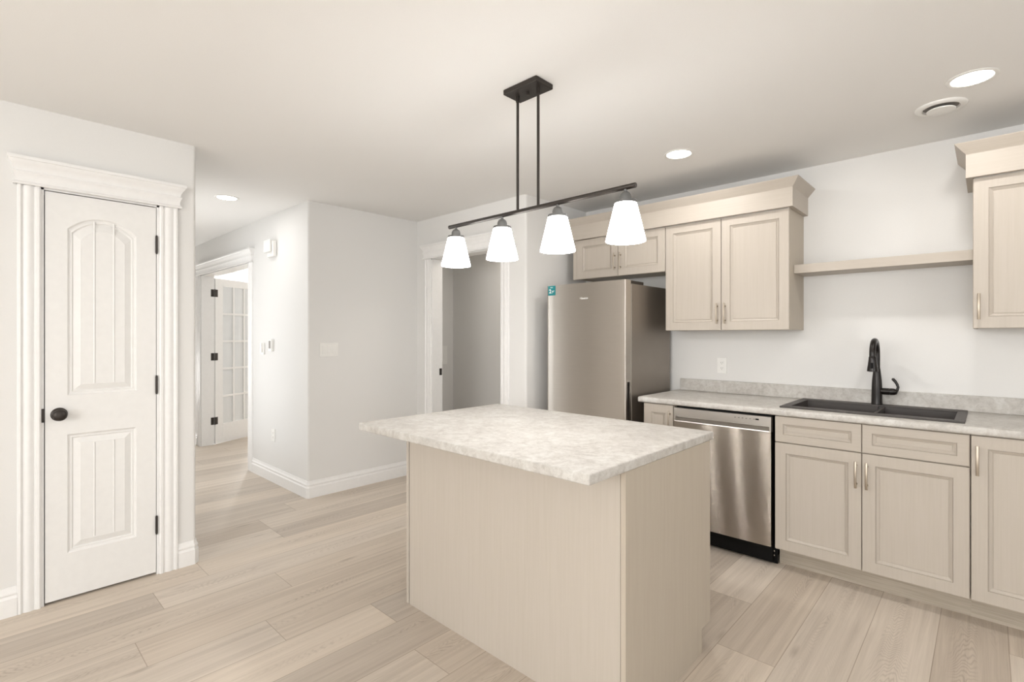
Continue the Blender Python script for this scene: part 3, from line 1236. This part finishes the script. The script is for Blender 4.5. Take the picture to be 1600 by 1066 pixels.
# fascia + crown above each run
FAS = [(0, 2.1205), (.026, 2.1205), (.026, 2.236), (.022, 2.236), (.022, 2.2365), (0, 2.2365)]
CRN = [(.014, 2.2366), (.026, 2.2366), (.0275, 2.240), (.066, 2.286), (.068, 2.290), (.062, 2.290), (.020, 2.240)]


def crown(label, x0, x1, left, right, loc):
    t = thing('cornice', label, 'cornice', loc, 'crown mouldings on the wall cabinets')
    path = []
    yf = 3.427
    if left:
        path.append((x0, YK))
    path += [(x0, yf), (x1, yf)]
    if right:
        path.append((x1, YK))
    bm = B()
    sweep(bm, path, FAS, side=1)
    obj('fascia_board', bm, M['cab_h'], t)
    bm = B()
    sweep(bm, path, CRN, side=1)
    obj('crown_moulding', bm, M['cab_h'], t)


crown('long taupe crown moulding topping cabinets over the refrigerator and counter', -2.526, -.888, True, True, (-1.7, YK, 2.12))
crown('short taupe crown moulding topping the wall cabinet at right edge', -.054, .40, True, False, (.17, YK, 2.12))

bm = B()
box(bm, -.887, -.055, 3.528, YK, 1.722, 1.776, .001, 1)
tag(obj('floating_shelf', bm, M['cab_h'], None, origin=(-.47, YK, 1.72)), 'empty taupe floating shelf spanning between two wall cabinets above the sink', 'shelf')

# ------------------------------------------------------------------ refrigerator
t = thing('refrigerator', 'tall stainless refrigerator with teal sticker standing in the wall alcove', 'refrigerator', (-2.15, 3.4, 0))
RX0, RX1 = -2.50, -1.80
bm = B()
box(bm, RX0 + .004, RX1, 3.124, 3.708, .03, 1.694, .004, 2)
obj('cabinet_body', bm, M['fridge_side'], t)
bm = B()
box(bm, RX0 + .012, RX1 - .005, 3.114, 3.126, .08, 1.69)
obj('door_gasket', bm, M['black_plastic'], t)


def fridge_door(z0, z1, hz0, hz1):
    bm = B()
    r = .012
    yb, yf = 3.116, 3.046
    l = round_corner((RX0, yb), (RX0, yf), (RX1, yf), .022, 6)
    rr_ = round_corner((RX0, yf), (RX1, yf), (RX1, yb), .006, 4)
    # slightly bowed front
    mid = []
    for i in range(1, 12):
        u = i / 12
        x = l[-1][0] + (rr_[0][0] - l[-1][0]) * u
        mid.append((x, yf - .004 * math.sin(PI * u)))
    full = [(RX0, yb)] + l + mid + rr_ + [(RX1, yb)]
    notch = [(RX0, yb)] + l + mid + rr_ + [(RX1, 3.066), (RX1 - .022, 3.068), (RX1 - .022, 3.096), (RX1, 3.098), (RX1, yb)]
    prism(bm, full, z0, hz0)
    prism(bm, notch, hz0, hz1)
    prism(bm, full, hz1, z1)
    return bm


ud = obj('upper_door', fridge_door(.680, 1.717, .745, 1.012), M['steel'], t, 30)
ld = obj('freezer_door', fridge_door(.075, .672, .40, .61), M['steel'], t, 30)
for d_, (a0, a1) in ((ud, (.746, 1.011)), (ld, (.401, .609))):
    bm = B()
    box(bm, RX1 - .0215, RX1 - .018, 3.069, 3.095, a0, a1)
    obj('handle_recess', bm, M['dark_gap'], d_)
bm = B()
box(bm, RX1 - .10, RX1 - .003, 3.120, 3.300, 1.6945, 1.716, .003, 2)
box(bm, RX1 - .06, RX1 - .02, 3.07, 3.118, 1.7172, 1.722, .001, 1)
obj('hinge_cover', bm, simple('hinge_cover_grey', (.045, .038, .03), .75, spec=.15), t)
bm = B()
box(bm, RX0 + .02, RX1 - .02, 3.14, 3.16, .0, .06)
obj('foot_grille', bm, M['black_plastic'], t)


def text_mesh(name, body, size, loc, mat, parent, bold=0.0):
    """flat lettering facing -Y, left aligned at loc"""
    cu = bpy.data.curves.new(name, 'FONT')
    cu.body = body
    cu.size = size
    cu.offset = bold
    cu.extrude = .0003
    tmp = bpy.data.objects.new(name, cu)
    COL.objects.link(tmp)
    dg = bpy.context.evaluated_depsgraph_get()
    me = bpy.data.meshes.new_from_object(tmp.evaluated_get(dg))
    bm = B()
    bm.from_mesh(me)
    bpy.data.objects.remove(tmp)
    bpy.data.meshes.remove(me)
    bm.transform(Matrix.Translation(loc) @ Matrix.Rotation(PI / 2, 4, 'X'))
    return obj(name, bm, mat, parent)


text_mesh('logo_lettering', 'Hisense', .022, (-2.176, 3.0405, 1.598), M['silver_ink'], ud, .0003)
sx0, sx1, sz0, sz1 = -2.478, -2.408, 1.641, 1.714
bm = B()
box(bm, sx0, sx1, 3.0425, 3.0455, sz0, sz1)
stk = obj('sticker', bm, M['teal'], ud)
text_mesh('sticker_numeral', '2', .042, (sx0 + .010, 3.0421, sz0 + .018), M['white_ink'], stk, .0012)
text_mesh('sticker_lettering', 'yr', .030, (sx0 + .036, 3.0421, sz0 + .022), M['white_ink'], stk, .0004)
bm = B()
for dx in (.020, .033):
    tube(bm, [(sx0 + dx + .014 * i / 6, 3.0421, sz0 + .056 + .006 * math.sin(PI * i / 6)) for i in range(7)], .0015, 6)
obj('sticker_emblem', bm, M['white_ink'], stk)

# ------------------------------------------------------------------ island
IX0, IX1, IY0, IY1 = -2.112, -.873, 1.478, 2.176
t = thing('island_cabinet', 'beige kitchen island base with plain panels standing on plank floor', 'kitchen island', (-1.49, 1.83, 0))
bm = B()
box(bm, IX0 + .0245, IX1 - .0205, IY0, IY0 + .012, 0, .8795)
obj('front_panel', bm, M['cab'], t)


def island_side(x0, x1):
    bm = B()
    y0, y1 = IY0 - .001, IY1
    pts = [(y0, 0), (y1 - .085, 0), (y1 - .085, .10), (y1, .10), (y1, .8785), (y0, .8785)]
    prism_axis(bm, pts, x0, x1, 'x')
    return bm


obj('side_panel', island_side(IX0, IX0 + .0195), M['cab'], t)
obj('side_panel', island_side(IX1 - .0185, IX1), M['cab_side'], t)
bm = B()
box(bm, IX0 + .0205, IX1 - .0195, IY0 + .0125, IY1 - .001, .105, .8785)
obj('carcass', bm, M['cab_side'], t)
bm = B()
box(bm, IX0 + .0205, IX1 - .0195, IY1 - .085, IY1 - .069, 0, .105)
obj('toe_kick', bm, M['toe'], t)
nd = 3
wd = (IX1 - IX0 - .01) / nd
for i in range(nd):
    xa = IX0 + .005 + wd * i + .002
    cab_door(t, xa, xa + wd - .004, .115, .872, IY1, xa + .03, (.69, .826), n=1)

t = thing('island_countertop', 'mottled pale laminate countertop overhanging the kitchen island', 'countertop', (-1.53, 1.73, .88))
bm = B()
CX0, CX1, CY0, CY1 = -2.190, -.867, 1.258, 2.200
box(bm, CX0, CX1, CY0, CY1, .880, .915, .005, 3)
obj('worktop', bm, M['laminate'], t, 40)

# ------------------------------------------------------------------ island pendant
PX, PY = -1.495, 1.692
t = thing('pendant_light', 'dark bronze four-lamp linear pendant hanging over the kitchen island', 'pendant lamp', (PX, PY, H))
bm = B()
box(bm, PX - .098, PX + .098, PY - .057, PY + .057, 2.417, H, .003, 2)
cn = obj('canopy', bm, M['bronze'], t)
obj('canopy_screw', lathe(B(), [(.007, 0), (.007, -.010), (.004, -.013)], (PX, PY, 2.417), 'z', 16), M['bronze'], cn, 40)
for rx in (-1.556, -1.434):
    bm = B()
    lathe(bm, [(.0062, 1.90), (.0062, 2.40)], (rx, PY, 0), 'z', 16)
    lathe(bm, [(.0085, 2.392), (.0085, 2.417)], (rx, PY, 0), 'z', 16)
    obj('rod', bm, M['bronze'], t, 40)
bm = B()
lathe(bm, [(.0085, -2.040), (.0098, -2.038), (.0098, -.958), (.0085, -.956)], (0, PY, 1.894), 'x', 20)
obj('bar', bm, M['bronze'], t, 40)
for sx in (-1.986, -1.655, -1.326, -1.000):
    bm = B()
    lathe(bm, [(.0062, 1.888), (.0062, 1.876), (.010, 1.876), (.016, 1.872), (.0205, 1.865), (.0228, 1.857), (.0228, 1.845), (.024, 1.8445), (.041, 1.842), (.042, 1.840), (.042, 1.832), (.038, 1.831)], (sx, PY, 0), 'z', 32)
    so = obj('socket', bm, M['socket'], t, 40)
    bm = B()
    # frosted glass cone, open at the bottom, with wall thickness
    lathe(bm, [(.034, 1.8335), (.0405, 1.8325), (.0420, 1.830), (.0750, 1.692), (.0752, 1.689), (.0745, 1.688), (.0715, 1.690), (.0390, 1.827)], (sx, PY, 0), 'z', 40, caps=False)
    obj('lamp_shade', bm, M['shade'], t, 50)
    obj('bulb', lathe(B(), [(.012, 1.828), (.013, 1.810), (.022, 1.785), (.027, 1.765), (.024, 1.745), (.014, 1.733), (.001, 1.730)], (sx, PY, 0), 'z', 20), M['bulb'], so, 60)
    l = bpy.data.lights.new('pendant_bulb', 'POINT')
    l.energy = 3.0
    l.color = (1.0, .98, .95)
    l.shadow_soft_size = .03
    lo = bpy.data.objects.new('pendant_bulb', l)
    COL.objects.link(lo)
    lo.location = (sx, PY, 1.700)

# ------------------------------------------------------------------ recessed lights and ceiling vent
first = None
for i, (lx, ly, lab, pwr) in enumerate(((-.049, 2.942, 'round lit recessed ceiling light next to the ceiling vent', 3.6),
                                    (-1.373, 2.945, 'round lit recessed ceiling light right of pendant, before the long crown moulding', 4.5),
                                    (-4.449, 1.388, 'small lit recessed ceiling light in the hallway at left', 2.0))):
    if first is None:
        r = thing('recessed_light', lab, 'ceiling light', (lx, ly, H), 'recessed ceiling lights')
        obj('trim_ring', lathe(B(), [(.088, 0), (.088, -.002), (.084, -.0045), (.074, -.0045), (.070, -.002), (.070, 0)], (lx, ly, H), 'z', 48, caps=False), M['plastic'], r, 40)
        obj('lens', lathe(B(), [(.071, -.0005), (.071, -.0025), (.02, -.004), (.001, -.0042)], (lx, ly, H), 'z', 40), M['lens'], r, 60)
        first = r
    else:
        r = first.copy()
        COL.objects.link(r)
        r.location = (lx, ly, H)
        r['label'] = lab
        for ch in list(first.children):
            cc = ch.copy()
            COL.objects.link(cc)
            cc.parent = r
    l = bpy.data.lights.new('recessed_beam', 'AREA')
    l.shape = 'DISK'
    l.size = .13
    l.energy = pwr
    l.color = (1.0, .975, .95)
    lo = bpy.data.objects.new('recessed_beam', l)
    COL.objects.link(lo)
    lo.location = (lx, ly, H - .008)

vx, vy = -.165, 3.205
t = thing('ceiling_vent', 'round white exhaust vent with raised centre disc on the ceiling', 'vent', (vx, vy, H))
obj('vent_ring', lathe(B(), [(.100, 0), (.100, -.003), (.094, -.009), (.080, -.012), (.072, -.010), (.068, 0)], (vx, vy, H), 'z', 48, caps=False), M['plastic'], t, 50)
obj('vent_throat', lathe(B(), [(.069, -.0005), (.069, -.001), (.001, -.001)], (vx, vy, H), 'z', 40), M['grey_ink'], t)
obj('vent_disc', lathe(B(), [(.012, -.001), (.012, -.012), (.050, -.014), (.056, -.018), (.055, -.021), (.03, -.024), (.001, -.0245)], (vx, vy, H), 'z', 40), M['plastic'], t, 40)


# ------------------------------------------------------------------ small wall fittings
def wall_box(fr, a0, a1, z0, z1, d0, d1, bev=.0015):
    """box on a wall facing -Y at y=fr[1] ('y') or +X at x=fr[1] ('x')"""
    bm = B()
    if fr[0] == 'y':
        box(bm, a0, a1, fr[1] - d1, fr[1] - d0, z0, z1, bev, 2)
    else:
        box(bm, fr[1] + d0, fr[1] + d1, a0, a1, z0, z1, bev, 2)
    return bm


def outlet(label, fr, ac, zc, w=.070, h=.114):
    if fr[0] == 'y':
        loc = (ac, fr[1], zc)
    else:
        loc = (fr[1], ac, zc)
    t = thing('wall_outlet', label, 'outlet', loc, 'wall outlets')
    obj('cover_plate', wall_box(fr, ac - w / 2, ac + w / 2, zc - h / 2, zc + h / 2, 0.0002, .006), M['plastic'], t)
    for s in (-1, 1):
        sk = obj('receptacle', wall_box(fr, ac - .017, ac + .017, zc + s * .020 - .014, zc + s * .020 + .014, .0055, .0075), M['plastic'], t)
        for dx in (-.006, .006):
            obj('slot', wall_box(fr, ac + dx - .0012, ac + dx + .0012, zc + s * .020 - .002, zc + s * .020 + .007, .007, .0078, 0), M['grey_ink'], sk)
        obj('ground_hole', wall_box(fr, ac - .002, ac + .002, zc + s * .020 - .010, zc + s * .020 - .006, .007, .0078, 0), M['grey_ink'], sk)
    return t


outlet('white duplex outlet on kitchen wall above the counter, near the refrigerator', ('y', YK), -1.421, 1.112)
outlet('white outlet low on the hall wall near the baseboard', ('y', YH), -4.742, .425)

t = thing('light_switch', 'white triple light switch plate on grey wall beside the hall corner', 'light switch', (XC, 2.048, 1.213))
fr = ('x', XC)
obj('cover_plate', wall_box(fr, 1.967, 2.131, 1.156, 1.271, .0002, .006), M['plastic'], t)
for k_ in range(3):
    yc = 2.049 + (k_ - 1) * .046
    obj('rocker', wall_box(fr, yc - .0165, yc + .0165, 1.180, 1.247, .0055, .009), M['plastic'], t)

t = thing('thermostat', 'small white thermostat on hall wall, the one nearer the corner', 'thermostat', (-4.768, YH, 1.243))
fr = ('y', YH)
obj('housing', wall_box(fr, -4.805, -4.735, 1.190, 1.298, .0002, .026, .004), M['plastic'], t)
obj('screen', wall_box(fr, -4.792, -4.748, 1.215, 1.285, .0255, .0268, 0), M['grey_ink'], t)
t = thing('wall_remote', 'small white wall control in its holder, left of the thermostat', 'control', (-4.975, YH, 1.21))
obj('holder', wall_box(fr, -5.010, -4.940, 1.155, 1.262, .0002, .016, .003), M['plastic'], t)
obj('control', wall_box(fr, -4.995, -4.958, 1.175, 1.262, .0155, .030, .003), M['plastic'], t)

t = thing('wall_alarm', 'white boxy chime unit high on the hall wall right of French doors', 'chime', (-4.74, YH, 2.11))
obj('backplate', wall_box(fr, -4.800, -4.665, 2.045, 2.190, .0002, .040, .010), M['plastic'], t)
obj('cover', wall_box(fr, -4.820, -4.685, 2.085, 2.200, .0402, .064, .010), M['plastic'], t)

t = thing('light_switch', 'tall white switch plate on dim wall seen through the back doorway', 'light switch', (-4.75, 3.88, 1.1))
fr = ('x', -4.75)
obj('cover_plate', wall_box(fr, 3.815, 3.905, .99, 1.21, .0002, .006), M['plastic'], t)
obj('rocker', wall_box(fr, 3.843, 3.877, 1.06, 1.14, .0055, .009), M['plastic'], t)

l = bpy.data.lights.new('utility_fill', 'AREA')  # fill light added to lift the dim room, has no fixture
l.shape = 'DISK'
l.size = .3
l.energy = 4.5
l.color = (1.0, .92, .82)
lo = bpy.data.objects.new('utility_fill', l)
COL.objects.link(lo)
lo.location = (-3.4, 3.6, H - .02)
